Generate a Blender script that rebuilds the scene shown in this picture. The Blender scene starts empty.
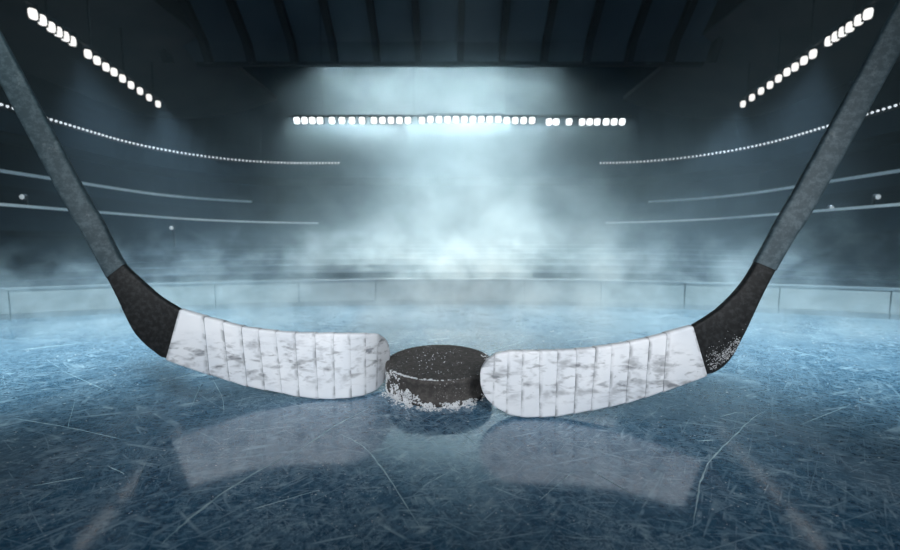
import bpy, bmesh, math, random
from mathutils import Vector, Matrix, noise as mnoise
random.seed(7)
S = bpy.context.scene
C = S.collection

# ------------------------------------------------------------------ camera
CAM_H, FPX, HORIZON = 2.9, 395.0, 240.0
PITCH = math.atan((275.0 - HORIZON) / FPX)
CAM = Vector((0, 0, CAM_H))
cd = bpy.data.cameras.new('camera')
cd.sensor_width = 36.0
cd.lens = 36.0 * FPX / 900.0
cd.clip_start, cd.clip_end = 0.05, 300
cd.dof.use_dof = True
cd.dof.focus_distance = 6.4
cd.dof.aperture_fstop = 0.38
cam = bpy.data.objects.new('camera', cd)
cam.location = CAM
cam.rotation_euler = (math.pi / 2 - PITCH, 0, 0)
C.objects.link(cam)
S.camera = cam

# ------------------------------------------------------------------ world, exposure
w = bpy.data.worlds.new('arena_dark')
S.world = w
w.use_nodes = True
w.node_tree.nodes['Background'].inputs[0].default_value = (0.05, 0.14, 0.26, 1)
w.node_tree.nodes['Background'].inputs[1].default_value = 0.015
S.view_settings.view_transform = 'Standard'
S.view_settings.look = 'None'
S.view_settings.gamma = 1.0
S.view_settings.use_curve_mapping = False
S.view_settings.exposure = 0.5
S.cycles.use_denoising = True
S.cycles.volume_bounces = 1
S.cycles.max_bounces = 6
S.cycles.volume_step_rate = 1.0
S.cycles.sample_clamp_indirect = 4.0


# ------------------------------------------------------------------ lights
def aim(o, target):
    d = Vector(target) - o.location
    o.rotation_euler = d.to_track_quat('-Z', 'Y').to_euler()


def spot(name, loc, target, power, angle, blend, radius, col):
    l = bpy.data.lights.new(name, 'SPOT')
    l.energy, l.spot_size, l.spot_blend, l.shadow_soft_size, l.color = power, math.radians(angle), blend, radius, col
    o = bpy.data.objects.new(name, l)
    o.location = loc
    aim(o, target)
    C.objects.link(o)
    return o


def area(name, loc, target, power, sx, sy, col, spread=180):
    l = bpy.data.lights.new(name, 'AREA')
    l.shape, l.size, l.size_y, l.energy, l.color = 'RECTANGLE', sx, sy, power, col
    l.spread = math.radians(spread)
    o = bpy.data.objects.new(name, l)
    o.location = loc
    aim(o, target)
    C.objects.link(o)
    return o


COOL = (0.80, 0.93, 1.0)
TEAL = (0.80, 0.965, 1.0)
# roof floodlights over the near half of the rink, above and behind the camera
spot('roof_flood_light', (-6, -9, 10.5), (-2.6, 9.3, 1.6), 11000, 34, 1.0, 2.2, (0.93, 0.97, 1.0))
spot('roof_flood_light', (6, -9, 10.5), (2.8, 8.9, 1.6), 11000, 34, 1.0, 2.2, (0.93, 0.97, 1.0))
# the far row of floodlights, shining back over the ice
for k in range(3):
    area('far_row_light', (-8 + 8.6 * k, 30.2, 11.6), (-7 + 7.4 * k, 24.0, 0), 600, 8.0, 0.5, TEAL, 66)
# the beam from the roof into the mist
spot('roof_beam_light', (0.4, 22.5, 20.1), (0.9, 20.5, 0), 40000, 54, 1.0, 1.0, TEAL)
area('far_fill_light', (-1.2, 34.4, 18.2), (-1.2, 30.5, 6), 2600, 20.0, 1.0, TEAL, 110)  # unseen light added behind the roof panel to brighten the far mist
# unseen fill lights added over mid-rink to brighten the far ice and boards
for s in (-1, 1):
    spot('mid_fill_light', (s * 11, 4, 19.5), (s * 11.5, 13.5, 0), 36000, 54, 1.0, 1.0, TEAL)
# side banks
for s in (-1, 1):
    spot('side_bank_light', (s * 21.6, 24.0, 13.6), (s * 15.5, 21, 0), 10500, 58, 1.0, 0.4, (0.58, 0.79, 1.0))
    spot('side_bank_light', (s * 22.8, 31.5, 13.6), (s * 15.0, 26, 0), 10500, 58, 1.0, 0.4, (0.58, 0.79, 1.0))


# ------------------------------------------------------------------ pixel helpers (900 x 550 frame)
_R = Matrix.Rotation(math.pi / 2 - PITCH, 3, 'X')


def ray(x, y):
    return _R @ Vector(((x - 450.0) / FPX, -(y - 275.0) / FPX, -1.0))


def at_y(x, y, Y):
    d = ray(x, y)
    return CAM + d * (Y / d.y)


def at_z(x, y, Z):
    d = ray(x, y)
    return CAM + d * ((Z - CAM_H) / d.z)


# ------------------------------------------------------------------ node helpers
class V:
    """tiny expression wrapper over shader math nodes"""
    def __init__(self, nt, sock):
        self.nt, self.s = nt, sock

    def _op(self, op, *a):
        n = self.nt.nodes.new('ShaderNodeMath')
        n.operation = op
        for i, x in enumerate((self,) + a):
            if isinstance(x, V):
                self.nt.links.new(x.s, n.inputs[i])
            else:
                n.inputs[i].default_value = x
        return V(self.nt, n.outputs[0])

    def __add__(self, o): return self._op('ADD', o)
    __radd__ = __add__
    def __sub__(self, o): return self._op('SUBTRACT', o)
    def __mul__(self, o): return self._op('MULTIPLY', o)
    __rmul__ = __mul__
    def __truediv__(self, o): return self._op('DIVIDE', o)
    def pow(self, o): return self._op('POWER', o)
    def exp(self): return self._op('EXPONENT')
    def abs(self): return self._op('ABSOLUTE')
    def max(self, o): return self._op('MAXIMUM', o)
    def min(self, o): return self._op('MINIMUM', o)
    def lt(self, o): return self._op('LESS_THAN', o)

    def sstep(self, a, b, lo=0.0, hi=1.0):
        n = self.nt.nodes.new('ShaderNodeMapRange')
        n.interpolation_type = 'SMOOTHSTEP'
        self.nt.links.new(self.s, n.inputs[0])
        for i, v in enumerate((a, b, lo, hi)):
            n.inputs[1 + i].default_value = v
        return V(self.nt, n.outputs[0])


class Mat:
    def __init__(self, name):
        self.m = bpy.data.materials.new(name)
        self.m.use_nodes = True
        self.nt = self.m.node_tree
        self.b = self.nt.nodes.get('Principled BSDF')
        self.out = [n for n in self.nt.nodes if n.type == 'OUTPUT_MATERIAL'][0]
        self.tc = self.nt.nodes.new('ShaderNodeTexCoord')

    def coord(self, scale=(1, 1, 1), rot=(0, 0, 0), loc=(0, 0, 0)):
        n = self.nt.nodes.new('ShaderNodeMapping')
        n.inputs['Scale'].default_value = scale
        n.inputs['Rotation'].default_value = rot
        n.inputs['Location'].default_value = loc
        self.nt.links.new(self.tc.outputs['Object'], n.inputs[0])
        return n.outputs[0]

    def tcoord(self, scale, rot, loc):
        """rotated first, then stretched"""
        o = self.coord(scale, rot, loc)
        o.node.vector_type = 'TEXTURE'
        return o

    def xyz(self):
        n = self.nt.nodes.new('ShaderNodeSeparateXYZ')
        self.nt.links.new(self.tc.outputs['Object'], n.inputs[0])
        return [V(self.nt, n.outputs[i]) for i in range(3)]

    def noise(self, scale, vec=None, detail=3, rough=0.5, dist=0.0):
        n = self.nt.nodes.new('ShaderNodeTexNoise')
        n.inputs['Scale'].default_value = scale
        n.inputs['Detail'].default_value = detail
        n.inputs['Roughness'].default_value = rough
        n.inputs['Distortion'].default_value = dist
        self.nt.links.new(vec if vec is not None else self.tc.outputs['Object'], n.inputs['Vector'])
        return V(self.nt, n.outputs[0])

    def voronoi(self, scale, vec=None, feature='F1'):
        n = self.nt.nodes.new('ShaderNodeTexVoronoi')
        n.feature = feature
        n.inputs['Scale'].default_value = scale
        self.nt.links.new(vec if vec is not None else self.tc.outputs['Object'], n.inputs['Vector'])
        return V(self.nt, n.outputs['Distance'])

    def mix(self, fac, a, b):
        n = self.nt.nodes.new('ShaderNodeMix')
        n.data_type = 'RGBA'
        if isinstance(fac, V):
            self.nt.links.new(fac.s, n.inputs[0])
        else:
            n.inputs[0].default_value = fac
        for i, c in ((6, a), (7, b)):
            if isinstance(c, tuple):
                n.inputs[i].default_value = c + (1,) if len(c) == 3 else c
            else:
                self.nt.links.new(c, n.inputs[i])
        return n.outputs[2]

    def set(self, key, v):
        if isinstance(v, V):
            self.nt.links.new(v.s, self.b.inputs[key])
        elif hasattr(v, 'is_linked'):
            self.nt.links.new(v, self.b.inputs[key])
        elif isinstance(v, tuple):
            self.b.inputs[key].default_value = v + (1,) if len(v) == 3 else v
        else:
            self.b.inputs[key].default_value = v
        return self

    def bump(self, v, strength=0.3, dist=0.02):
        n = self.nt.nodes.new('ShaderNodeBump')
        n.inputs['Strength'].default_value = strength
        n.inputs['Distance'].default_value = dist
        self.nt.links.new(v.s, n.inputs['Height'])
        self.nt.links.new(n.outputs[0], self.b.inputs['Normal'])
        return self


def simple(name, a, b=None, scale=1.0, rough=0.6, metal=0.0, bump=0.0, spec=0.5):
    m = Mat(name)
    n = m.noise(scale, detail=4)
    m.set('Base Color', m.mix(n.sstep(0.3, 0.7), a, b or tuple(c * 0.75 for c in a)))
    m.set('Roughness', rough).set('Metallic', metal).set('Specular IOR Level', spec)
    if bump:
        m.bump(n, bump)
    return m.m


def emit(name, col, strength, sample=False):
    m = Mat(name)
    m.set('Base Color', (0.8, 0.8, 0.8)).set('Roughness', 0.3)
    m.set('Emission Color', col).set('Emission Strength', strength)
    m.m.cycles.emission_sampling = 'AUTO' if sample else 'NONE'
    return m.m


# ------------------------------------------------------------------ materials
# ice: a deep blue body under a frosted, scratched surface
def ice_material():
    m = Mat('ice')
    cloud = m.noise(0.35, detail=5, rough=0.6)
    cloud2 = m.noise(1.6, detail=5, rough=0.65, dist=0.6)
    fine = m.noise(9.0, detail=6, rough=0.75, dist=0.4)
    scr = None
    for rot, sc, st, thr, amt in ((0.95, 2.6, 0.07, 0.010, 0.8), (-0.75, 3.0, 0.06, 0.010, 0.7), (1.35, 3.4, 0.05, 0.010, 0.8),
                                  (-1.25, 2.4, 0.05, 0.008, 0.9), (1.9, 5.0, 0.08, 0.016, 0.6), (0.45, 5.5, 0.09, 0.018, 0.5),
                                  (2.5, 4.5, 0.07, 0.014, 0.6), (1.57, 6.0, 0.06, 0.016, 0.6)):
        v = m.tcoord((1, 1 / st, 1), (0, 0, rot), (rot * 7, rot * 3, 0))
        n = m.noise(sc, v, detail=1.5, rough=0.4, dist=0.1)
        brk = m.noise(sc * 0.9, m.coord((1, 1, 1), (0, 0, 0), (rot * 31, 5, 0)), detail=2).sstep(0.46, 0.62)
        line = (n - 0.5).abs().sstep(0.0, thr, 1.0, 0.0) * brk * amt
        scr = line if scr is None else scr.max(line)
    speck = m.voronoi(16.0).sstep(0.03, 0.10, 1.0, 0.0) * m.noise(2.5, detail=2).sstep(0.5, 0.64)
    strokes = None
    for rot, sc, st in ((0.35, 13.0, 0.30), (-0.7, 15.0, 0.28), (1.5, 13.0, 0.32), (0.02, 10.0, 0.22), (2.3, 17.0, 0.3)):
        q = m.noise(sc, m.tcoord((1, 1 / st, 1), (0, 0, rot + 1.57), (rot * 3, 1, 0)), detail=4, rough=0.7, dist=0.3).sstep(0.55, 0.68)
        q = q * m.noise(1.1, m.coord((1, 1, 1), (0, 0, 0), (rot * 17, 2, 0)), detail=3).sstep(0.42, 0.60)
        strokes = q if strokes is None else strokes.max(q)
    grain = m.noise(15.0, detail=6, rough=0.85, dist=1.5).sstep(0.50, 0.60) * m.noise(0.9, detail=4, rough=0.65, dist=1.0).sstep(0.40, 0.60)
    frost = (fine.sstep(0.42, 0.70) * cloud2.sstep(0.36, 0.62) * 0.55 + cloud.sstep(0.35, 0.7) * 0.20)
    frost = (frost * 0.55 + strokes * 0.15 + grain * 0.45 + scr * 0.75 + speck * 0.5).min(1.0)
    base = m.mix(fine.sstep(0.3, 0.65), (0.007, 0.052, 0.110), (0.030, 0.122, 0.210))
    m.set('Base Color', m.mix(frost, base, (0.45, 0.57, 0.65)))
    m.set('Roughness', frost * 0.3 + 0.25)
    m.set('IOR', 1.35)
    m.set('Coat Weight', frost * -0.45 + 0.95).set('Coat Roughness', 0.09).set('Coat Tint', (0.86, 0.95, 1.0)).set('Coat IOR', 1.88)
    m.set('Specular Tint', (0.80, 0.93, 1.0))
    h = fine * 0.25 + cloud2 * 0.15 + scr * 0.6
    m.bump(h, 0.08, 0.03)
    return m.m


M = {}
M['ice'] = ice_material()
M['scratch'] = simple('scraped_ice', (0.46, 0.60, 0.66), (0.24, 0.38, 0.45), 6, 0.7)
M['snow'] = simple('snow', (0.66, 0.68, 0.70), (0.46, 0.48, 0.51), 9, 0.85, bump=0.4)
M['board'] = simple('board_plastic', (0.19, 0.23, 0.25), (0.15, 0.19, 0.21), 0.8, 0.45)
M['kick'] = simple('kick_plate', (0.10, 0.14, 0.17), None, 1, 0.5)
M['rail'] = simple('cap_rail', (0.12, 0.16, 0.19), None, 1, 0.5)
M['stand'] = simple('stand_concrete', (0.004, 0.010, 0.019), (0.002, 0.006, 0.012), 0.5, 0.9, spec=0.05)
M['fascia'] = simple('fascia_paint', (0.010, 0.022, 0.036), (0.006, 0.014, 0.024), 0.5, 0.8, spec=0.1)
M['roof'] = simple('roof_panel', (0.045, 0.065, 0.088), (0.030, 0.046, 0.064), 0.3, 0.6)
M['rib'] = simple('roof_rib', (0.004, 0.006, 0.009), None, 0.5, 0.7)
M['soffit'] = simple('soffit', (0.060, 0.052, 0.055), (0.035, 0.034, 0.040), 0.25, 0.7)
M['housing'] = simple('lamp_housing', (0.05, 0.055, 0.06), None, 2, 0.5, 0.6)
M['lamp'] = emit('flood_lens', (0.93, 0.98, 1.0), 1.4)
M['lamp_side'] = emit('side_lens', (1.0, 0.97, 0.92), 0.8)
M['bulb'] = emit('ribbon_bulb', (0.85, 0.93, 1.0), 0.7)
M['rail_glow'] = emit('glowing_rail', (0.45, 0.70, 0.88), 0.075)  # balcony rails, with a weak glow put into their material
M['spotlamp'] = emit('aisle_lens', (0.75, 0.85, 0.92), 0.25)


def tape_material():
    m = Mat('white_cloth_tape')
    x, y, z = m.xyz()
    weave = m.noise(60, detail=2)
    sm = m.noise(2.6, m.coord((1.0, 1, 2.3)), detail=3, rough=0.5, dist=0.2)
    sm2 = m.noise(4.5, m.coord((0.8, 1, 2.2)), detail=3, rough=0.55, dist=0.4)
    band = (z - 0.72).abs().sstep(0.15, 0.62, 1.0, 0.0)
    mark = (sm.sstep(0.48, 0.70) * 0.66 + sm2.sstep(0.52, 0.70) * 0.6) * band
    c = m.mix(m.noise(1.2, detail=3).sstep(0.3, 0.7), (0.82, 0.84, 0.88), (0.70, 0.735, 0.79))
    an = m.nt.nodes.new('ShaderNodeAttribute')
    an.attribute_name = 'along'
    al = V(m.nt, an.outputs['Fac'])
    edge = (al.sstep(0.80, 1.0) + al.sstep(0.12, 0.0)) * (m.noise(5, detail=3).sstep(0.42, 0.62) * 0.6 + 0.12)
    mark = mark.max(edge)
    m.set('Base Color', m.mix(mark.min(0.85), c, (0.14, 0.15, 0.17)))
    m.set('Roughness', 0.75)
    m.bump(weave * 0.4 + m.noise(8, detail=3), 0.25, 0.02)
    return m.m


def shaft_material():
    m = Mat('grey_composite')
    n = m.noise(9, detail=5, rough=0.7)
    v = m.noise(1.0, detail=3)
    c = m.mix(n.sstep(0.40, 0.66), (0.038, 0.062, 0.076), (0.076, 0.110, 0.130))
    wear = m.noise(3.2, m.coord((1, 1, 0.6)), detail=5, rough=0.7).sstep(0.60, 0.72) * 0.35
    m.set('Base Color', m.mix(wear, c, (0.24, 0.28, 0.30)))
    m.set('Roughness', 0.55).set('Specular IOR Level', 0.2)
    m.bump(n, 0.15, 0.02)
    return m.m


def heel_material():
    m = Mat('black_composite')
    n = m.noise(14, detail=4, rough=0.6)
    m.set('Base Color', m.mix(n.sstep(0.4, 0.7), (0.010, 0.011, 0.012), (0.026, 0.028, 0.030)))
    m.set('Roughness', 0.6).set('Specular IOR Level', 0.2)
    m.bump(n, 0.2, 0.01)
    return m.m


def puck_material():
    m = Mat('vulcanised_rubber')
    x, y, z = m.xyz()
    n = m.noise(12, detail=4, rough=0.7)
    k = m.noise(2.2, detail=4)
    c = m.mix(n.sstep(0.35, 0.7), (0.044, 0.041, 0.040), (0.082, 0.076, 0.073))
    dust = m.noise(34, detail=2).sstep(0.62, 0.70) * k.sstep(0.48, 0.62) * 0.7
    m.set('Base Color', m.mix(dust, c, (0.55, 0.55, 0.55)))
    m.set('Roughness', 0.8).set('Specular IOR Level', 0.2)
    m.bump(n * 0.6 + m.noise(40, detail=2) * 0.4, 0.4, 0.02)
    return m.m


M['tape'] = tape_material()
M['shaft'] = shaft_material()
M['heel'] = heel_material()
M['puck'] = puck_material()


# ------------------------------------------------------------------ object helpers
def mesh_obj(name, verts, faces, mat, parent=None, base=(0, 0, 0), smooth=False):
    b = Vector(base)
    me = bpy.data.meshes.new(name)
    me.from_pydata([tuple(Vector(v) - b) for v in verts], [], faces)
    me.validate()
    bm = bmesh.new()
    bm.from_mesh(me)
    bmesh.ops.recalc_face_normals(bm, faces=bm.faces)
    bm.to_mesh(me)
    bm.free()
    me.materials.append(mat)
    if smooth:
        for p in me.polygons:
            p.use_smooth = True
    o = bpy.data.objects.new(name, me)
    C.objects.link(o)
    if parent:
        o.parent = parent
    else:
        o.location = b
    return o


def tag(o, label=None, cat=None, group=None, kind=None):
    if label: o['label'] = label
    if cat: o['category'] = cat
    if group: o['group'] = group
    if kind: o['kind'] = kind
    return o


def empty(name, loc):
    o = bpy.data.objects.new(name, None)
    o.location = loc
    o.empty_display_size = 0.2
    C.objects.link(o)
    return o


def box_data(c, sx, sy, sz, rot=None):
    c = Vector(c)
    vs = []
    for k in (-1, 1):
        for j in (-1, 1):
            for i in (-1, 1):
                v = Vector((i * sx / 2, j * sy / 2, k * sz / 2))
                vs.append(c + (rot @ v if rot else v))
    return vs, [(0, 1, 3, 2), (4, 6, 7, 5), (0, 4, 5, 1), (2, 3, 7, 6), (0, 2, 6, 4), (1, 5, 7, 3)]


def join(parts):
    V_, F_ = [], []
    for v, f in parts:
        o = len(V_)
        V_ += list(v)
        F_ += [tuple(i + o for i in q) for q in f]
    return V_, F_


def loft(rings, closed=True, cap=True):
    n = len(rings[0])
    vs = [p for r in rings for p in r]
    fs = []
    for i in range(len(rings) - 1):
        for j in range(n if closed else n - 1):
            k = (j + 1) % n
            fs.append((i * n + j, i * n + k, (i + 1) * n + k, (i + 1) * n + j))
    if cap and closed:
        fs.append(tuple(range(n)))
        fs.append(tuple(reversed(range((len(rings) - 1) * n, len(rings) * n))))
    return vs, fs


# ------------------------------------------------------------------ plan curves of the bowl
def stadium(xs, de, r, y0=-8.0, n=14, bow=0.0):
    pts = [Vector((-xs, y0, 0)), Vector((-xs, y0 + (de - r - y0) * 0.5, 0))]
    for i in range(n + 1):
        a = math.pi - (math.pi / 2) * i / n
        pts.append(Vector((-xs + r + r * math.cos(a), de - r + r * math.sin(a), 0)))
    m = 8
    for i in range(1, m):
        t = i / m
        x = (-xs + r) * (1 - t) + (xs - r) * t
        pts.append(Vector((x, de + bow * (1 - (2 * t - 1) ** 2), 0)))
    pts += [Vector((-p.x, p.y, 0)) for p in reversed(pts[:n + 3])]
    return pts


def resample(pts, n):
    d = [0.0]
    for a, b in zip(pts, pts[1:]):
        d.append(d[-1] + (b - a).length)
    out, j = [], 0
    for i in range(n):
        s = d[-1] * i / (n - 1)
        while j < len(pts) - 2 and d[j + 1] < s:
            j += 1
        t = (s - d[j]) / max(1e-9, d[j + 1] - d[j])
        out.append(pts[j].lerp(pts[j + 1], min(1, max(0, t))))
    return out


def up(p, z):
    return Vector((p.x, p.y, z))


def terrace(name, A, za, B, zb, steps, mat, label):
    """stepped seating between two plan curves"""
    N = len(A)
    rings = []
    for k in range(steps + 1):
        t = k / steps
        z = za + (zb - za) * t
        row = [A[i].lerp(B[i], t) for i in range(N)]
        if k:
            rings.append([up(p, za + (zb - za) * (k - 1) / steps) for p in row])
        rings.append([up(p, z) for p in row])
    vs, fs = loft(rings, closed=False, cap=False)
    return tag(mesh_obj(name, vs, fs, mat), label, 'stand', kind='structure')


def strip_wall(pts, z0, z1, thick):
    """a wall of some thickness standing on a plan curve"""
    rings = []
    for i, p in enumerate(pts):
        a, b = pts[max(0, i - 1)], pts[min(len(pts) - 1, i + 1)]
        t = (b - a).normalized()
        n = Vector((t.y, -t.x, 0)) * -thick          # away from the ice
        if n.dot(Vector((0, 10, 0)) - p) > 0:
            n = -n
        rings.append([up(p, z0), up(p + n, z0), up(p + n, z1), up(p, z1)])
    return loft(rings)


# ================================================================== SETTING
# ice sheet
g = 40
vs, fs = [], []
NX, NY = 12, 12
for j in range(NY + 1):
    for i in range(NX + 1):
        vs.append((-19 + 38 * i / NX, -8 + 27.5 * j / NY, 0))
for j in range(NY):
    for i in range(NX):
        a = j * (NX + 1) + i
        fs.append((a, a + 1, a + NX + 2, a + NX + 1))
floor = tag(mesh_obj('floor', vs, fs, M['ice']), 'scratched blue ice sheet of the rink', 'ice', kind='structure')


# long skate cuts: raised ridges of scraped ice
def scratch(px, wdt=0.03, h=0.006):
    P = [at_z(x, y, 0) for x, y in px]
    # smooth
    Q = []
    for i in range(len(P) - 1):
        p0, p1, p2, p3 = P[max(0, i - 1)], P[i], P[i + 1], P[min(len(P) - 1, i + 2)]
        for k in range(6):
            t = k / 6
            Q.append(0.5 * ((2 * p1) + (p2 - p0) * t + (2 * p0 - 5 * p1 + 4 * p2 - p3) * t * t + (3 * p1 - p0 - 3 * p2 + p3) * t ** 3))
    Q.append(P[-1])
    rings = []
    n = len(Q)
    for i, q in enumerate(Q):
        t = (Q[min(n - 1, i + 1)] - Q[max(0, i - 1)]).normalized()
        s = Vector((-t.y, t.x, 0))
        e = min(1.0, 0.25 + 4.0 * min(i, n - 1 - i) / n)
        ww = wdt * e * random.uniform(0.55, 1.25) / 2
        off = s * random.uniform(-0.25, 0.25) * wdt
        rings.append([q + off - s * ww + Vector((0, 0, -0.003)), q + off + Vector((0, 0, h * e)), q + off + s * ww + Vector((0, 0, -0.003))])
    v, f = loft(rings)
    mesh_obj('skate_scratch', v, f, M['scratch'], floor)


for px, wd in ( # centreline in picture columns and rows, width
    ([(160, 545), (180, 527), (213, 500), (253, 474), (300, 450)], 0.075),
    ([(300, 450), (320, 436), (340, 423), (370, 408)], 0.08),
    ([(335, 432), (360, 444), (375, 459), (397, 490), (425, 535)], 0.045),
    ([(767, 410), (752, 419), (733, 437), (713, 457), (702, 477), (697, 500), (692, 530)], 0.045),
    ([(32, 486), (85, 477)], 0.03), ([(35, 504), (55, 490)], 0.022), ([(107, 466), (125, 474)], 0.03),
    ([(190, 410), (202, 382)], 0.03), ([(213, 380), (222, 397), (224, 414)], 0.022), ([(75, 400), (67, 430)], 0.022),
    ([(697, 441), (715, 440)], 0.03), ([(720, 417), (738, 412)], 0.025), ([(827, 480), (867, 504)], 0.02),
    ([(422, 487), (445, 474)], 0.022), ([(461, 432), (482, 449)], 0.02), ([(485, 352), (505, 347), (524, 341)], 0.05),
    ([(12, 418), (70, 428), (125, 440)], 0.022), ([(150, 385), (200, 372)], 0.025), ([(130, 500), (150, 452)], 0.015),
    ([(560, 342), (620, 334)], 0.04), ([(640, 322), (700, 327)], 0.035), ([(770, 345), (830, 360)], 0.03),
    ([(20, 350), (90, 342)], 0.035), ([(800, 425), (850, 405)], 0.018), ([(590, 470), (650, 505)], 0.016),
    ([(540, 500), (575, 470)], 0.014), ([(250, 510), (320, 490)], 0.016), ([(60, 370), (110, 392)], 0.02),
):
    scratch(px, wd * 0.6)

# boards around the rink end
BP = []
for i in range(41):
    x = -16.2 + 32.4 * i / 40
    BP.append(Vector((x, 17.7 - 3.4 * (abs(x) / 16.2) ** 2.0, 0)))
left_end = [Vector((-18.2, -8, 0)), Vector((-18.2, 3, 0)), Vector((-18.2, 11.0, 0)), Vector((-18.0, 12.6, 0)), Vector((-17.3, 13.7, 0))]
BP = left_end + BP + [Vector((-p.x, p.y, 0)) for p in reversed(left_end)]
BPr = resample(BP, 241)
wall_back = tag(mesh_obj('wall_back', *strip_wall([p * 1.0 + Vector((0, 0.12, 0)) for p in BPr], 0.0, 1.10, 0.10), M['kick']),
                'pale rink boards curving around the far end of the ice', 'boards', kind='structure')
NP = 24
for k in range(NP):
    a, b = k * 240 // NP, (k + 1) * 240 // NP
    seg = BPr[a:b + 1]
    t0, t1 = (seg[1] - seg[0]).normalized(), (seg[-1] - seg[-2]).normalized()
    seg = [seg[0] + t0 * 0.025] + seg[1:-1] + [seg[-1] - t1 * 0.025]
    mesh_obj('board_panel', *strip_wall(seg, 0.20, 1.06, 0.09), M['board'], wall_back)
    mesh_obj('kick_plate', *strip_wall([p - Vector((0, 0.015, 0)) for p in seg], 0.0, 0.19, 0.09), M['kick'], wall_back)
mesh_obj('cap_rail', *strip_wall([p - Vector((0, 0.04, 0)) for p in BPr], 1.065, 1.15, 0.24), M['rail'], wall_back)

# seating bowl
NB = 121
bowl0 = resample([p + Vector((0, 0.5, 0)) for p in BP], NB)
plan1 = resample(stadium(18.6, 35.0, 9.0), NB)
plan1b = resample(stadium(18.9, 35.4, 9.0), NB)
plan2 = resample(stadium(22.4, 37.2, 9.0), NB)
plan2b = resample(stadium(22.8, 37.6, 9.0), NB)
plan2c = resample(stadium(25.0, 40.0, 9.0), NB)
plan3 = resample(stadium(22.2, 35.0, 9.0), NB)
plan4 = resample(stadium(30.0, 46.0, 10.0), NB)
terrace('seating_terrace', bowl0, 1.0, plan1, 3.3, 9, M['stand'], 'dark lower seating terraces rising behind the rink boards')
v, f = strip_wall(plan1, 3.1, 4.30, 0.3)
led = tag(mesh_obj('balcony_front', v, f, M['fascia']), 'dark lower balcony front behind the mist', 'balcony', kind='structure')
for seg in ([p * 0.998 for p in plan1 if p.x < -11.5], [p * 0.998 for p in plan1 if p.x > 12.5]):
    mesh_obj('balcony_rail', *strip_wall(seg, 4.31, 4.43, 0.16), M['rail_glow'], led)
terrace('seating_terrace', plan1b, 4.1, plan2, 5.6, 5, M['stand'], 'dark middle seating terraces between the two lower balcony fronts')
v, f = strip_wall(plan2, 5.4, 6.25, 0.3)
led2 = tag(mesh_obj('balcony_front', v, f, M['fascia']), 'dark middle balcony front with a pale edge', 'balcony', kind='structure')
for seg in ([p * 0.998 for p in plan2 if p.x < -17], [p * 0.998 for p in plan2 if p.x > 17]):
    mesh_obj('balcony_rail', *strip_wall(seg, 6.26, 6.42, 0.16), M['rail_glow'], led2)
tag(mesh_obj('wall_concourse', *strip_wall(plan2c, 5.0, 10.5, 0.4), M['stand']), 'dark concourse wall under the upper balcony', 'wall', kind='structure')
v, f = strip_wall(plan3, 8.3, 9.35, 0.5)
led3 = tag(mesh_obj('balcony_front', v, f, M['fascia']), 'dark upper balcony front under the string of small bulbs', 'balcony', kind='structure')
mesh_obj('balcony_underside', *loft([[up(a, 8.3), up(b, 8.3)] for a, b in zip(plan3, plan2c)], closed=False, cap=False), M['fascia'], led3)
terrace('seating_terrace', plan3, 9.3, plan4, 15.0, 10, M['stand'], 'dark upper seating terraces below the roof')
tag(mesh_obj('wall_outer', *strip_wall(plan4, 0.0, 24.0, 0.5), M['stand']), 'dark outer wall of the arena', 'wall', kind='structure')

# roof: ribbed panel over the far end, then a flat ceiling towards the viewer
RY0, RY1, RY2 = 33.0, 31.2, 29.6
rows = []
for (y, Y) in ((63, RY0), (42, 32.3), (22, RY1), (-12, RY2)):
    z = at_y(450, y, Y).z
    rows.append((Y, z))
hw0 = 20.3
roofv = []
RI = [Vector((0, Y, z)) for Y, z in rows]
def roof_x(px, i):
    """x of a rib that starts at picture column px on the lower edge"""
    return (px - 459.0) * RY0 / FPX * (1.0, 1.0, 1.0, 1.0)[i]
rings = []
for i, (Y, z) in enumerate(rows):
    hw = hw0 * (1.0, 1.04, 1.075, 1.12)[i]
    rings.append([Vector((-hw, Y, z)), Vector((hw, Y, z)), Vector((hw, Y + 0.6, z + 0.3)), Vector((-hw, Y + 0.6, z + 0.3))])
ceiling = tag(mesh_obj('ceiling', *loft(rings), M['roof']), 'dark ribbed roof panel above the far floodlights', 'roof', kind='structure')
for px in (192, 231, 271, 312, 350, 390, 429, 469, 508, 548, 588, 628, 667, 706):
    rr = []
    for i, (Y, z) in enumerate(rows):
        x = roof_x(px, i)
        rr.append([Vector((x - 0.24, Y + 0.05, z)), Vector((x - 0.24, Y - 0.65, z - 0.26)), Vector((x + 0.24, Y - 0.65, z - 0.26)), Vector((x + 0.24, Y + 0.05, z))])
    mesh_obj('roof_rib', *loft(rr), M['rib'], ceiling)
zt = rows[-1][1]
mesh_obj('edge_beam', *box_data((0, RY0 + 0.15, rows[0][1] - 0.02), 2 * hw0, 0.4, 0.3), M['rib'], ceiling)
mesh_obj('flat_deck', *box_data((0, 10.0, zt + 0.3), 60, 39.4, 0.4), M['roof'], ceiling)
# side soffits that carry the lamp banks
for s in (-1, 1):
    rg = []
    for Y in (-8.0, 30.0, 46.0):
        rg.append([Vector((s * 19.5, Y, 18.6)), Vector((s * 31, Y, 14.2)), Vector((s * 31, Y, 14.6)), Vector((s * 19.5, Y, 19.0))])
    tag(mesh_obj('ceiling_side', *loft(rg), M['soffit']), 'sloping brown roof underside above the %s lamp bank' % ('left' if s < 0 else 'right'), 'roof', kind='structure')
    mesh_obj('soffit_edge', *box_data((s * 19.5, 12.0, 20.4), 0.3, 42, 3.6), M['rib'], ceiling)

# ================================================================== LAMPS
def sq(c):
    return math.copysign(abs(c) ** 0.6, c)


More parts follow.
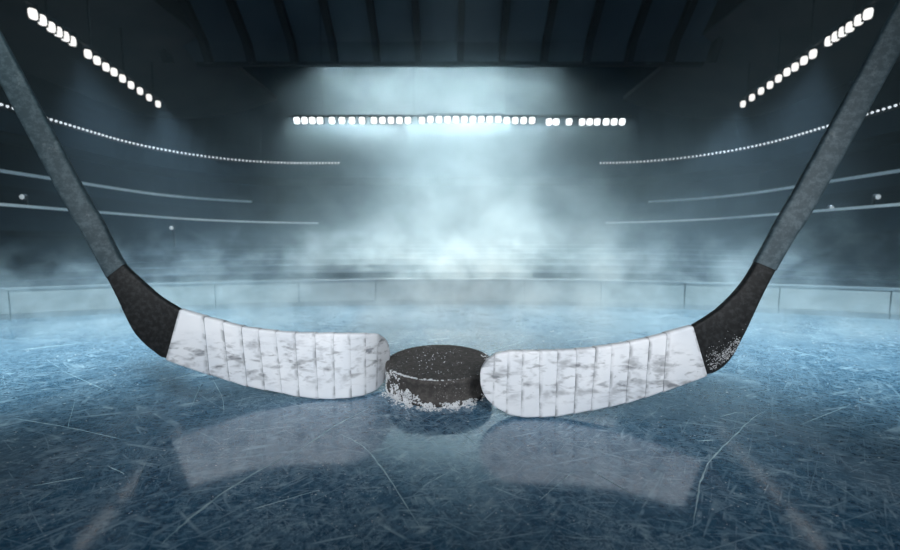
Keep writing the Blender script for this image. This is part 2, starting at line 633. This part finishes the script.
def flood_mesh():
    hv, hf = [], []
    r0 = [(-.30, -.02, -.20), (.30, -.02, -.20), (.30, -.02, .20), (-.30, -.02, .20)]
    r1 = [(-.30, .12, -.20), (.30, .12, -.20), (.30, .12, .20), (-.30, .12, .20)]
    r2 = [(-.18, .34, -.12), (.18, .34, -.12), (.18, .34, .12), (-.18, .34, .12)]
    rings = [[Vector(p) for p in r] for r in (r0, r1, r2)]
    body = loft(rings)
    yoke = join([box_data((-.33, .08, .10), .04, .08, .36), box_data((.33, .08, .10), .04, .08, .36), box_data((0, .08, .28), .70, .08, .04)])
    lens = []
    segs = 16
    lv = [Vector((0, -.06, 0))] + [Vector((.27 * sq(math.cos(2 * math.pi * k / segs)), -.03, .17 * sq(math.sin(2 * math.pi * k / segs)))) for k in range(segs)] \
        + [Vector((.27 * sq(math.cos(2 * math.pi * k / segs)), 0.0, .17 * sq(math.sin(2 * math.pi * k / segs)))) for k in range(segs)]
    lf = [(0, 1 + k, 1 + (k + 1) % segs) for k in range(segs)] + [(1 + k, 1 + segs + k, 1 + segs + (k + 1) % segs, 1 + (k + 1) % segs) for k in range(segs)]
    return body, yoke, (lv, lf)


def make_flood(lens_mat):
    body, yoke, lens = flood_mesh()
    r = empty('floodlight', (0, 0, 0))
    mesh_obj('housing', *body, M['housing'], r)
    mesh_obj('bracket', *yoke, M['housing'], r)
    mesh_obj('lens', *lens, lens_mat, r)
    return r


def copy_tree(o, parent=None):
    c = o.copy()
    C.objects.link(c)
    c.parent = parent
    for ch in [x for x in bpy.data.objects if x.parent == o]:
        copy_tree(ch, c)
    return c


_ONES = ('first second third fourth fifth sixth seventh eighth ninth tenth eleventh twelfth thirteenth fourteenth fifteenth sixteenth '
         'seventeenth eighteenth nineteenth').split()


def nth(i):
    if i < 19: return _ONES[i]
    t, o = divmod(i + 1, 10)
    return ('twentieth', 'thirtieth', 'fortieth')[t - 2] if o == 0 else ('twenty', 'thirty', 'forty')[t - 2] + '-' + _ONES[o - 1]


# far row
LY = 30.5
row_px = []
x = 297.0
for (a, b, n) in ((297, 320, 4), (332, 352, 3), (362, 362, 1), (374, 382.5, 2), (391, 408, 3), (422, 532, 14), (549, 556, 2), (569, 569, 1), (582, 597, 3), (606, 622, 3)):
    for k in range(n):
        row_px.append(a if n == 1 else a + (b - a) * k / (n - 1))
far0 = make_flood(M['lamp'])
for i, px in enumerate(row_px):
    o = far0 if i == 0 else copy_tree(far0)
    yy = 120.5 + (1.4 if px > 540 else 0.0) + (-1.0 if 430 < px < 500 else 0)
    o.location = at_y(px, yy, LY)
    o.rotation_euler = (math.radians(14), 0, 0)
    o.scale = (0.86, 1, 1.4)
    tag(o, 'white floodlight, %s from the left end of the long far row' % nth(i), 'floodlight', 'floodlights in the long row across the far end')
tl, tr = at_y(288, 119, LY), at_y(632, 119, LY)
truss = empty('lamp_bar', (tl + tr) / 2)
tb = truss.location
mesh_obj('bar', *box_data(tb + Vector((0, 0.16, 0.28)), tr.x - tl.x, 0.10, 0.10), M['housing'], truss, tb)
for sx in (-0.8, -0.27, 0.27, 0.8):
    xx = tb.x + sx * (tr.x - tl.x) / 2
    mesh_obj('hanger', *box_data((xx, tb.y + .12, (tb.z + .30 + zt) / 2), 0.018, 0.018, zt - tb.z - .30 + 0.3), M['housing'], truss, tb)
tag(truss, 'dark bar that carries the long far row of floodlights', 'lamp bar')

# side banks
side0 = None
for s in (-1, 1):
    name = 'left' if s < 0 else 'right'
    pts = []
    for (a, b, n) in (((33, 14), (42, 20), 2), ((51, 27), (72, 41), 4), ((88, 54), (106, 67), 3), ((114, 72), (131, 85), 3), ((140, 91), (158, 104), 3)):
        for k in range(n):
            t = k / (n - 1)
            px, py = a[0] + (b[0] - a[0]) * t, a[1] + (b[1] - a[1]) * t
            if s > 0: px = 901 - px
            pts.append(at_z(px, py, 14.0))
    d = (pts[-1] - pts[0]).normalized()
    for pi, p in enumerate(pts):
        if side0 is None:
            side0 = make_flood(M['lamp_side'])
            o = side0
        else:
            o = copy_tree(side0)
        o.location = p
        yaw = math.atan2(-p.x * 0.8, p.y - 2) * -1
        o.rotation_euler = (math.radians(24), 0, -s * math.radians(38))
        o.scale = (0.66, 0.9, 1.5)
        tag(o, 'white floodlight, %s from the top of the slanting %s bank under the roof' % (nth(pi), name), 'floodlight', 'floodlights in the upper %s bank' % name)
    a, b = pts[0] - d * 0.6, pts[-1] + d * 0.6
    br = empty('lamp_rail', (a + b) / 2)
    rot = (b - a).to_track_quat('X', 'Z').to_matrix()
    mesh_obj('beam', *box_data((a + b) / 2 + Vector((0, .1, .42)), (b - a).length, .18, .16, rot), M['housing'], br, (a + b) / 2)
    for t in (0.1, 0.35, 0.6, 0.9):
        q = a.lerp(b, t)
        top = 18.6 - (abs(q.x) - 19.5) * 4.4 / 11.5
        mesh_obj('hanger', *box_data((q.x, q.y + .1, (q.z + .42 + top) / 2), .06, .06, top - q.z - .40), M['housing'], br, (a + b) / 2)
    tag(br, 'dark rail that carries the slanting %s bank of floodlights' % name, 'lamp rail')

# strings of small bulbs on the upper balcony
bulb_me = None
P3 = resample(stadium(22.05, 34.85, 9.0), 901)
for s in (-1, 1):
    name = 'left' if s < 0 else 'right'
    cand = [p for p in P3 if p.x * s > 0 and p.y > 14 and abs(p.x) > (9.5 if s < 0 else 13.0)]
    # even spacing
    sp, last = [], None
    for p in cand:
        if last is None or (p - last).length >= 0.27:
            sp.append(p)
            last = p
    c0 = up(sp[len(sp) // 2], 9.5)
    root = empty('string_of_lights', c0)
    mesh_obj('cable_tray', *strip_wall(sp, 9.38, 9.44, 0.12), M['housing'], root, c0)
    for p in sp:
        if bulb_me is None:
            bm = bmesh.new()
            bmesh.ops.create_uvsphere(bm, u_segments=8, v_segments=5, radius=0.065)
            bulb_me = bpy.data.meshes.new('bulb')
            bm.to_mesh(bulb_me)
            bm.free()
            bulb_me.materials.append(M['bulb'])
        o = bpy.data.objects.new('bulb', bulb_me)
        C.objects.link(o)
        o.parent = root
        o.location = up(p, 9.53) - c0
    tag(root, 'curved string of small white bulbs along the %s upper balcony' % name, 'string lights')

# small round lamps in the stands
for i, (x_, y_, Y, lab) in enumerate(((23, 197, 17.8, 'faint round lamp in the dark stand beyond the left shaft'), (107, 214, 22.0, 'faint round lamp just right of the left shaft in the dark stand'),
                                      (172, 228, 23.0, 'faint round lamp above the mist beside the left heel'), (877, 197, 17.6, 'faint round lamp in the dark stand by the right frame edge'),
                                      (831, 208, 20.0, 'faint round lamp in the dark stand close to the right shaft'))):
    p = at_y(x_, y_, Y)
    seg = 14
    c_ = []
    for (r, yy) in ((.13, 0.10), (.13, -0.02), (.10, -0.05)):
        c_.append([Vector((r * math.cos(2 * math.pi * k / seg), yy, r * math.sin(2 * math.pi * k / seg))) + p for k in range(seg)])
    r = empty('wall_lamp', p)
    mesh_obj('bezel', *loft(c_), M['housing'], r, p)
    lr = [[Vector((q * math.cos(2 * math.pi * k / seg), yy, q * math.sin(2 * math.pi * k / seg))) + p for k in range(seg)] for (q, yy) in ((.11, -0.04), (.10, -0.07), (.05, -0.09))]
    mesh_obj('lens', *loft(lr), M['spotlamp'], r, p)
    mesh_obj('post', *box_data(p + Vector((0, 0.14, -0.55)), .07, .07, 1.1), M['housing'], r, p)
    tag(r, lab, 'lamp', 'faint lamps in the stands')


# ================================================================== HOCKEY STICKS
def catmull(seq, sub):
    out = []
    n = len(seq)
    for i in range(n - 1):
        p0, p1, p2, p3 = seq[max(0, i - 1)], seq[i], seq[i + 1], seq[min(n - 1, i + 2)]
        for k in range(sub):
            t = k / sub
            out.append(tuple(0.5 * ((2 * b) + (c - a) * t + (2 * a - 5 * b + 4 * c - d) * t * t + (3 * b - a - 3 * c + d) * t ** 3)
                             for a, b, c, d in zip(p0, p1, p2, p3)))
    out.append(tuple(seq[-1]))
    return out


def section(st, grow=0.0, shrink_w=1.0, corner=0.35):
    """rounded rectangular ring for a station (Ux,Uy,Lx,Ly,Y,t,view)"""
    ux, uy, lx, ly, Y, t, vw = st
    U, L = at_y(ux, uy, Y), at_y(lx, ly, Y)
    # the shaft is turned so that its broad face looks at the viewer
    dist = ((U + L) / 2 - CAM).length
    U = U.lerp(CAM + (U - CAM).normalized() * dist, vw)
    L = L.lerp(CAM + (L - CAM).normalized() * dist, vw)
    c = (U + L) / 2
    wv = (U - L)
    hw = wv.length / 2 * shrink_w + grow
    wv.normalize()
    view = (c - CAM).normalized()
    n = (view * vw + Vector((0, 1, 0)) * (1 - vw))
    n = (n - wv * n.dot(wv)).normalized()
    c = c + n * t / 2
    ht = t / 2 + grow
    r = min(corner * ht * 2 * 0.5, hw * 0.8, ht * 0.95)
    ring = []
    for (sx, sy, a0) in ((1, 1, 0), (-1, 1, 90), (-1, -1, 180), (1, -1, 270)):
        for k in range(4):
            a = math.radians(a0 + 30 * k)
            px = sx * (hw - r) + r * math.cos(a)
            py = sy * (ht - r) + r * math.sin(a)
            ring.append(c + wv * px + n * py)
    return ring


def build_stick(st, i_shaft, i_tape, SUB=4):
    """st: stations from shaft top to toe; i_shaft: last station of the grey shaft; i_tape: first taped station"""
    fine = catmull(st, SUB)
    return fine, i_shaft * SUB, i_tape * SUB


def stick(stations, yfun, i_shaft, i_tape, wraps, label, TH=0.19, TB=0.16):
    st = []
    n = len(stations)
    for i, (ux, uy, lx, ly) in enumerate(stations):
        mx = (ux + lx) / 2
        k = min(1.0, max(0.0, (i - 3) / (i_tape - 3)))
        t = TH * (1 - k) + TB * k
        if i > n - 5:
            t = TB * (0.85, 0.7, 0.55, 0.4)[i - (n - 4)]
        st.append((ux, uy, lx, ly, yfun(mx), t, 0.7 * (1 - k)))
    SUB = 4
    fine = catmull(st, SUB)
    ks, kt = i_shaft * SUB, i_tape * SUB
    con = min((at_y(s[2], s[3], s[4]) for s in fine[kt:]), key=lambda p: p.z)
    base = Vector((con.x, con.y, 0))
    root = empty('hockey_stick', base)
    v, f = loft([section(s, -0.004, 1.0, 0.5) for s in fine[:ks + 1]])
    sh = mesh_obj('shaft', v, f, M['shaft'], root, base, True)
    v, f = loft([section(s, -0.012 if i + ks - 1 < kt else -0.03, 1.0, 0.6) for i, s in enumerate(fine[ks - 1:])])
    bl = mesh_obj('blade', v, f, M['heel'], root, base, True)
    for o in (sh, bl):
        md = o.modifiers.new('edge', 'EDGE_SPLIT')
        md.split_angle = math.radians(35)
    for wi, (a, b) in enumerate(wraps):
        seg = fine[a * SUB: b * SUB + 1]
        if b * SUB < len(fine) - 1:
            seg = fine[a * SUB: b * SUB + 2]
        m = len(seg)
        e0, e1 = random.uniform(0.008, 0.012), random.uniform(-0.004, 0.0)
        rings = []
        for i, s in enumerate(seg):
            t = i / (m - 1)
            rings.append(section(s, e1 + (e0 - e1) * t, 1.0, 0.55))
        v, f = loft(rings)
        o = mesh_obj('tape_wrap', v, f, M['tape'], bl, base, True)
        at = o.data.attributes.new('along', 'FLOAT', 'POINT')
        at.data.foreach_set('value', [i / (m - 1) for i in range(m) for _ in range(16)])
        md = o.modifiers.new('edge', 'EDGE_SPLIT')
        md.split_angle = math.radians(35)
    tag(root, label, 'hockey stick', 'hockey sticks facing off over the puck')
    return root, fine, base


def interp(tab):
    def f(x):
        if x <= tab[0][0]: return tab[0][1]
        for (a, ya), (b, yb) in zip(tab, tab[1:]):
            if x <= b:
                return ya + (yb - ya) * (x - a) / (b - a)
        return tab[-1][1]
    return f


LEFT = [(-75, -107, -97, -95.5), (0, 33, -22, 45), (80, 183, 58, 194.8), (102, 220, 80.5, 233), (114.6, 247, 95.5, 261), (124, 263.7, 105, 278.7),
        (139, 278.7, 116, 300.5), (152.8, 291.5, 124, 318.3), (160, 297.5, 132.3, 333.3), (166.4, 301.9, 141.9, 344.2), (173, 306, 152.8, 353.2),
        (179.3, 309.5, 165.3, 361), (199, 316, 203, 373.5), (218, 321, 225, 380.5), (237, 326.5, 243, 386), (254, 329.3, 261, 390), (271, 331.3, 278, 393),
        (290, 333.3, 295, 396.7), (310, 334, 314, 399), (329, 334.2, 331, 399.6), (346, 334.4, 348, 398.6), (362, 334.6, 363, 395.8), (376, 335.4, 375, 390.6),
        (384, 339.5, 382, 384), (388, 346, 386.5, 376), (389.5, 353, 389, 366)]
YL = at_z(335, 400.4, 0).y
lf = interp(((100, YL), (331, YL), (348, YL + .03), (363, YL + .15), (376, YL + .36), (383, YL + .55), (389, YL + .72)))
wl = [(11, 12), (12, 13), (13, 14), (14, 15), (15, 16), (16, 17), (17, 18), (18, 19), (19, 20), (20, 21), (21, 22), (22, 25)]
stickL, fineL, baseL = stick(LEFT, lf, 5, 11, wl, 'hockey stick whose white taped toe tucks behind the puck, clean black heel')

RIGHT = [(958, -106, 982, -93), (887, 23, 911, 36.5), (799, 183, 823, 196.5), (777.3, 220, 800, 233), (766.5, 241.6, 789, 251.5), (755.7, 261.7, 778, 271),
         (744.9, 280.3, 767, 292), (732.5, 295.7, 757.3, 312.7), (720.2, 308, 749, 330.5), (713, 313.5, 742, 344), (707.8, 317.3, 735, 357), (700, 322.3, 724, 369),
         (693.2, 326, 708, 377.3), (671.7, 332.7, 669, 390.7), (654, 337.8, 650, 397), (635, 342, 630, 403), (616, 345.5, 612.7, 407), (600, 348, 595, 410.7),
         (581.7, 350.2, 578.3, 413.5), (562.3, 351.3, 559, 416.7), (544, 351.8, 544, 417.8), (526, 352, 525, 418.0), (511.7, 352.4, 509.5, 415),
         (497, 354.7, 495, 407), (487, 361, 486.5, 398.7), (482, 368.5, 482, 389.5), (480.3, 374, 480.3, 382)]
YR = at_z(530, 419.0, 0).y
rf = interp(((470, YR + .14), (481, YR + .12), (495, YR + .06), (526, YR), (760, YR)))
wr = [(12, 13), (13, 14), (14, 15), (15, 16), (16, 17), (17, 18), (18, 19), (19, 20), (20, 21), (21, 22), (22, 23), (23, 26)]
stickR, fineR, baseR = stick(RIGHT, rf, 5, 12, wr, 'hockey stick whose white taped toe overlaps the front of the puck, snow-scuffed black heel')


# ================================================================== PUCK
PX, PY = 439.0, 365.0
pc_top = None
PR, PH = 1.05, 0.50
# centre of the puck on the ice
PYD = 7.66
PXW = (PX - 450) / FPX * PYD
pc = Vector((PXW, PYD, 0))
prof = [(0.0, PH - 0.035), (PR * 0.55, PH - 0.030), (PR * 0.86, PH - 0.018), (PR * 0.93, PH - 0.008), (PR * 0.965, PH - 0.004), (PR * 0.988, PH - 0.012), (PR, PH - 0.04),
        (PR, PH - 0.10), (PR - 0.012, PH - 0.115), (PR - 0.012, 0.115), (PR, 0.10), (PR, 0.035), (PR * 0.985, 0.008), (PR * 0.95, 0.0)]
SEG = 96
vs, fs = [pc + Vector((0, 0, prof[0][1]))], []
for (r, z) in prof[1:]:
    for k in range(SEG):
        a = 2 * math.pi * k / SEG
        vs.append(pc + Vector((r * math.cos(a), r * math.sin(a), z)))
for k in range(SEG):
    fs.append((0, 1 + k, 1 + (k + 1) % SEG))
for i in range(len(prof) - 2):
    for k in range(SEG):
        a, b = 1 + i * SEG, 1 + (i + 1) * SEG
        fs.append((a + k, b + k, b + (k + 1) % SEG, a + (k + 1) % SEG))
fs.append(tuple(range(1 + (len(prof) - 2) * SEG, 1 + (len(prof) - 1) * SEG)))
puck = mesh_obj('puck', vs, fs, M['puck'], None, pc, True)
md = puck.modifiers.new('edge', 'EDGE_SPLIT')
md.split_angle = math.radians(40)
tag(puck, 'black rubber puck crusted with snow between the two taped blades', 'puck')

ICO = None
def lump(c, r, squash=(1, 1, 1)):
    """small irregular snow crumb"""
    global ICO
    if ICO is None:
        bm = bmesh.new()
        bmesh.ops.create_icosphere(bm, subdivisions=1, radius=1.0)
        ICO = ([v.co.copy() for v in bm.verts], [tuple(v.index for v in f.verts) for f in bm.faces])
        bm.free()
    vs = []
    for v in ICO[0]:
        k = r * random.uniform(0.6, 1.25)
        vs.append(Vector(c) + Vector((v.x * k * squash[0], v.y * k * squash[1], v.z * k * squash[2])))
    return vs, ICO[1]


# snow caked on the puck's side
crumbs = []
tries = 0
while len(crumbs) < 1100 and tries < 20000:
    tries += 1
    a = math.radians(random.uniform(190, 355))
    z = random.uniform(0, PH) ** 1.0
    deg = math.degrees(a)
    # heavy on the left third, thin band along the foot elsewhere
    left = max(0.0, 1 - abs(deg - 215) / 42)
    lim = 0.10 + 0.10 * mnoise.noise(Vector((deg * 0.09, 3.1, 0))) + left * 0.50
    dn = mnoise.noise(Vector((deg * 0.13, z * 7, 1.7)))
    dn += 0.35 * mnoise.noise(Vector((deg * 0.45, z * 22, 5.0))) + random.gauss(0, 0.17)
    if z < lim and dn > 0.02 + 0.22 * (z / PH) - 0.12 * (z < 0.08):
        r = random.uniform(0.005, 0.016) * (1.3 if z < 0.1 else 1)
        p = pc + Vector(((PR + 0.002) * math.cos(a), (PR + 0.002) * math.sin(a), max(z, r * 0.6)))
        crumbs.append(lump(p, r, (1, 1, 1)))
o = mesh_obj('snow_crust', *join(crumbs), M['snow'], puck, pc)
o['kind'] = 'stuff'
# snow on the rim and crumbs on the top face
crumbs = []
for k in range(42):
    a = math.radians(random.gauss(238, 10))
    crumbs.append(lump(pc + Vector((PR * .975 * math.cos(a), PR * .975 * math.sin(a), PH + 0.004)), random.uniform(.010, .028), (1.3, 1, .7)))
for k in range(26):
    a = math.radians(random.gauss(268, 18))
    crumbs.append(lump(pc + Vector((PR * .98 * math.cos(a), PR * .98 * math.sin(a), PH - 0.004)), random.uniform(.006, .018), (1.3, 1, .7)))
for k in range(26):
    a = math.radians(random.uniform(225, 350))
    crumbs.append(lump(pc + Vector((PR * .98 * math.cos(a), PR * .98 * math.sin(a), PH - 0.008)), random.uniform(.003, .010)))
for k in range(30):
    a = math.radians(random.gauss(8, 10))
    rr = PR * random.uniform(.86, .99)
    crumbs.append(lump(pc + Vector((rr * math.cos(a), rr * math.sin(a), PH - 0.004)), random.uniform(.006, .018), (1.3, 1, .7)))
for k in range(230):
    rr = PR * 0.9 * math.sqrt(random.random())
    a = random.uniform(0, 2 * math.pi)
    x, y = rr * math.cos(a), rr * math.sin(a)
    if random.random() > math.exp(-((x + 0.12) / 0.42) ** 2) * 1.0:
        continue
    crumbs.append(lump(pc + Vector((x, y, PH - 0.026)), random.uniform(.004, .013), (1, 1, .7)))
o = mesh_obj('snow_crumbs', *join(crumbs), M['snow'], puck, pc)
o['kind'] = 'stuff'

puck.rotation_euler = (math.radians(2.2), 0, 0)      # tipped forward on the crust of snow behind it
puck.location.z = PR * math.sin(math.radians(2.2)) * 0.9
# snow pushed up on the ice around the puck
crumbs = []
for k in range(620):
    a = math.radians(random.gauss(258, 42))
    if mnoise.noise(Vector((a * 9, 4.4, 0))) < -0.15:
        continue
    rr = PR + abs(random.gauss(0, 0.055)) * (1.3 + mnoise.noise(Vector((a * 6, 0, 0))))
    p = pc + Vector((rr * math.cos(a), rr * math.sin(a), 0.004))
    crumbs.append(lump(p, random.uniform(.004, .015), (1.3, 1.0, .6)))
puck_done = True
o = mesh_obj('snow_shavings', *join(crumbs), M['snow'])
tag(o, 'loose snow scraped up at the foot of the puck', 'snow', kind='stuff')

from mathutils.bvhtree import BVHTree
_hb = [c for c in stickR.children if c.name.startswith('blade')][0].data
heel_bvh = BVHTree.FromPolygons([v.co for v in _hb.vertices], [tuple(p.vertices) for p in _hb.polygons])
# snow scuffs on the right stick's heel
crumbs = []
for k in range(800):
    # along a diagonal cloud on the heel's face
    t = random.random()
    u = random.gauss(0, 1)
    px = 712 + 42 * t + u * 5 - (1 - t) * 2
    py = 372 - 26 * t - abs(random.gauss(0, 9)) * (1 - t * .4) + u * 2
    if random.random() < 0.2:
        tt = random.random()
        px, py = 714 + 42 * tt + random.gauss(0, 1.0), 352 - 9 * tt + 5 * math.sin(tt * 9) + random.gauss(0, 1.2)
    # keep inside the heel outline
    if py > 376 - max(0, px - 708) * 0.84 or px < 706:
        continue
    hit = heel_bvh.ray_cast(CAM - baseR, ray(px, py).normalized())[0]
    if hit is None:
        continue
    p = hit + baseR
    crumbs.append(lump(p, random.uniform(.003, .009), (1.2, .6, 1)))
o = mesh_obj('snow_scuff', *join(crumbs), M['snow'], stickR, baseR)
o['kind'] = 'stuff'

# ice chips strewn over the sheet
crumbs = []
for k in range(1500):
    x, y = random.uniform(0, 900), 312 + 230 * random.random() ** 1.1
    p = at_z(x, y, 0)
    if (p - pc).length < PR + .05 or p.y > 13.5:
        continue
    if mnoise.noise(p * 0.9) < -0.1:
        continue
    crumbs.append(lump(p + Vector((0, 0, .003)), random.uniform(.004, .011) * (p.y / 6), (random.uniform(1, 2.2), 1, .4)))
o = mesh_obj('ice_chips', *join(crumbs), M['snow'])
tag(o, 'tiny white ice chips strewn over the rink surface', 'ice chips', kind='stuff')


# ================================================================== HAZE
def haze_material():
    m = Mat('mist')
    nt = m.nt
    nt.nodes.remove(m.b)
    x, y, z = m.xyz()
    n1 = m.noise(0.28, m.coord((1, 1, 1.25)), detail=5, rough=0.6, dist=0.4)
    n2 = m.noise(0.75, m.coord((1, 1, 1.2), loc=(4, 9, 2)), detail=4, rough=0.62, dist=0.6)
    far = y.sstep(8.6, 13.0)
    low = (n1.sstep(0.34, 0.70) * 4.2 + 0.2 - z).sstep(0.0, 1.9) * far * (n2.sstep(0.42, 0.62) * 0.95 + 0.05) * 0.22 * x.abs().sstep(7.0, 17.0, 1.0, 0.45)
    low = low + (z / -0.9).exp() * far * n2.sstep(0.36, 0.66) * 0.14
    # the plume under the roof beam
    cx = (x - 1.2) / (z * -0.30 + 8.2)
    cy = (y - 19.5) / 6.0
    rr = ((cx * cx + cy * cy) * -1.0).exp()
    plume = rr * (n1.sstep(0.36, 0.64) * 0.75 + n2.sstep(0.42, 0.64) * 0.4 + 0.08) * z.sstep(10.5, 2.5) * 0.17
    # glow cloud around the far lamps
    gx = (x + 1.4) / 9.5
    gz = (z - 13.5) / 4.0
    gy = (y - 32.0) / 3.0
    cloud = ((gx * gx + gz * gz + gy * gy) * -1.0).exp() * (n1.sstep(0.2, 0.75) * 0.8 + 0.3) * 0.13
    base = far * z.sstep(13.0, 8.0, 0.05, 1.0) * 0.003
    dens = low + plume + cloud + base
    vs = nt.nodes.new('ShaderNodeVolumeScatter')
    vs.inputs['Color'].default_value = (0.67, 0.87, 0.98, 1)
    vs.inputs['Anisotropy'].default_value = 0.25
    nt.links.new(dens.s, vs.inputs['Density'])
    nt.links.new(vs.outputs[0], m.out.inputs['Volume'])
    m.m.cycles.volume_sampling = 'MULTIPLE_IMPORTANCE'
    return m.m


M['mist'] = haze_material()
hz = mesh_obj('haze', *box_data((0, 22.5, 8.7), 44, 27, 17.36), M['mist'])
hz.data.transform(Matrix.Translation(hz.location))
hz.location = (0, 0, 0)
tag(hz, 'pale drifting mist over the far half of the ice', 'mist', kind='stuff')
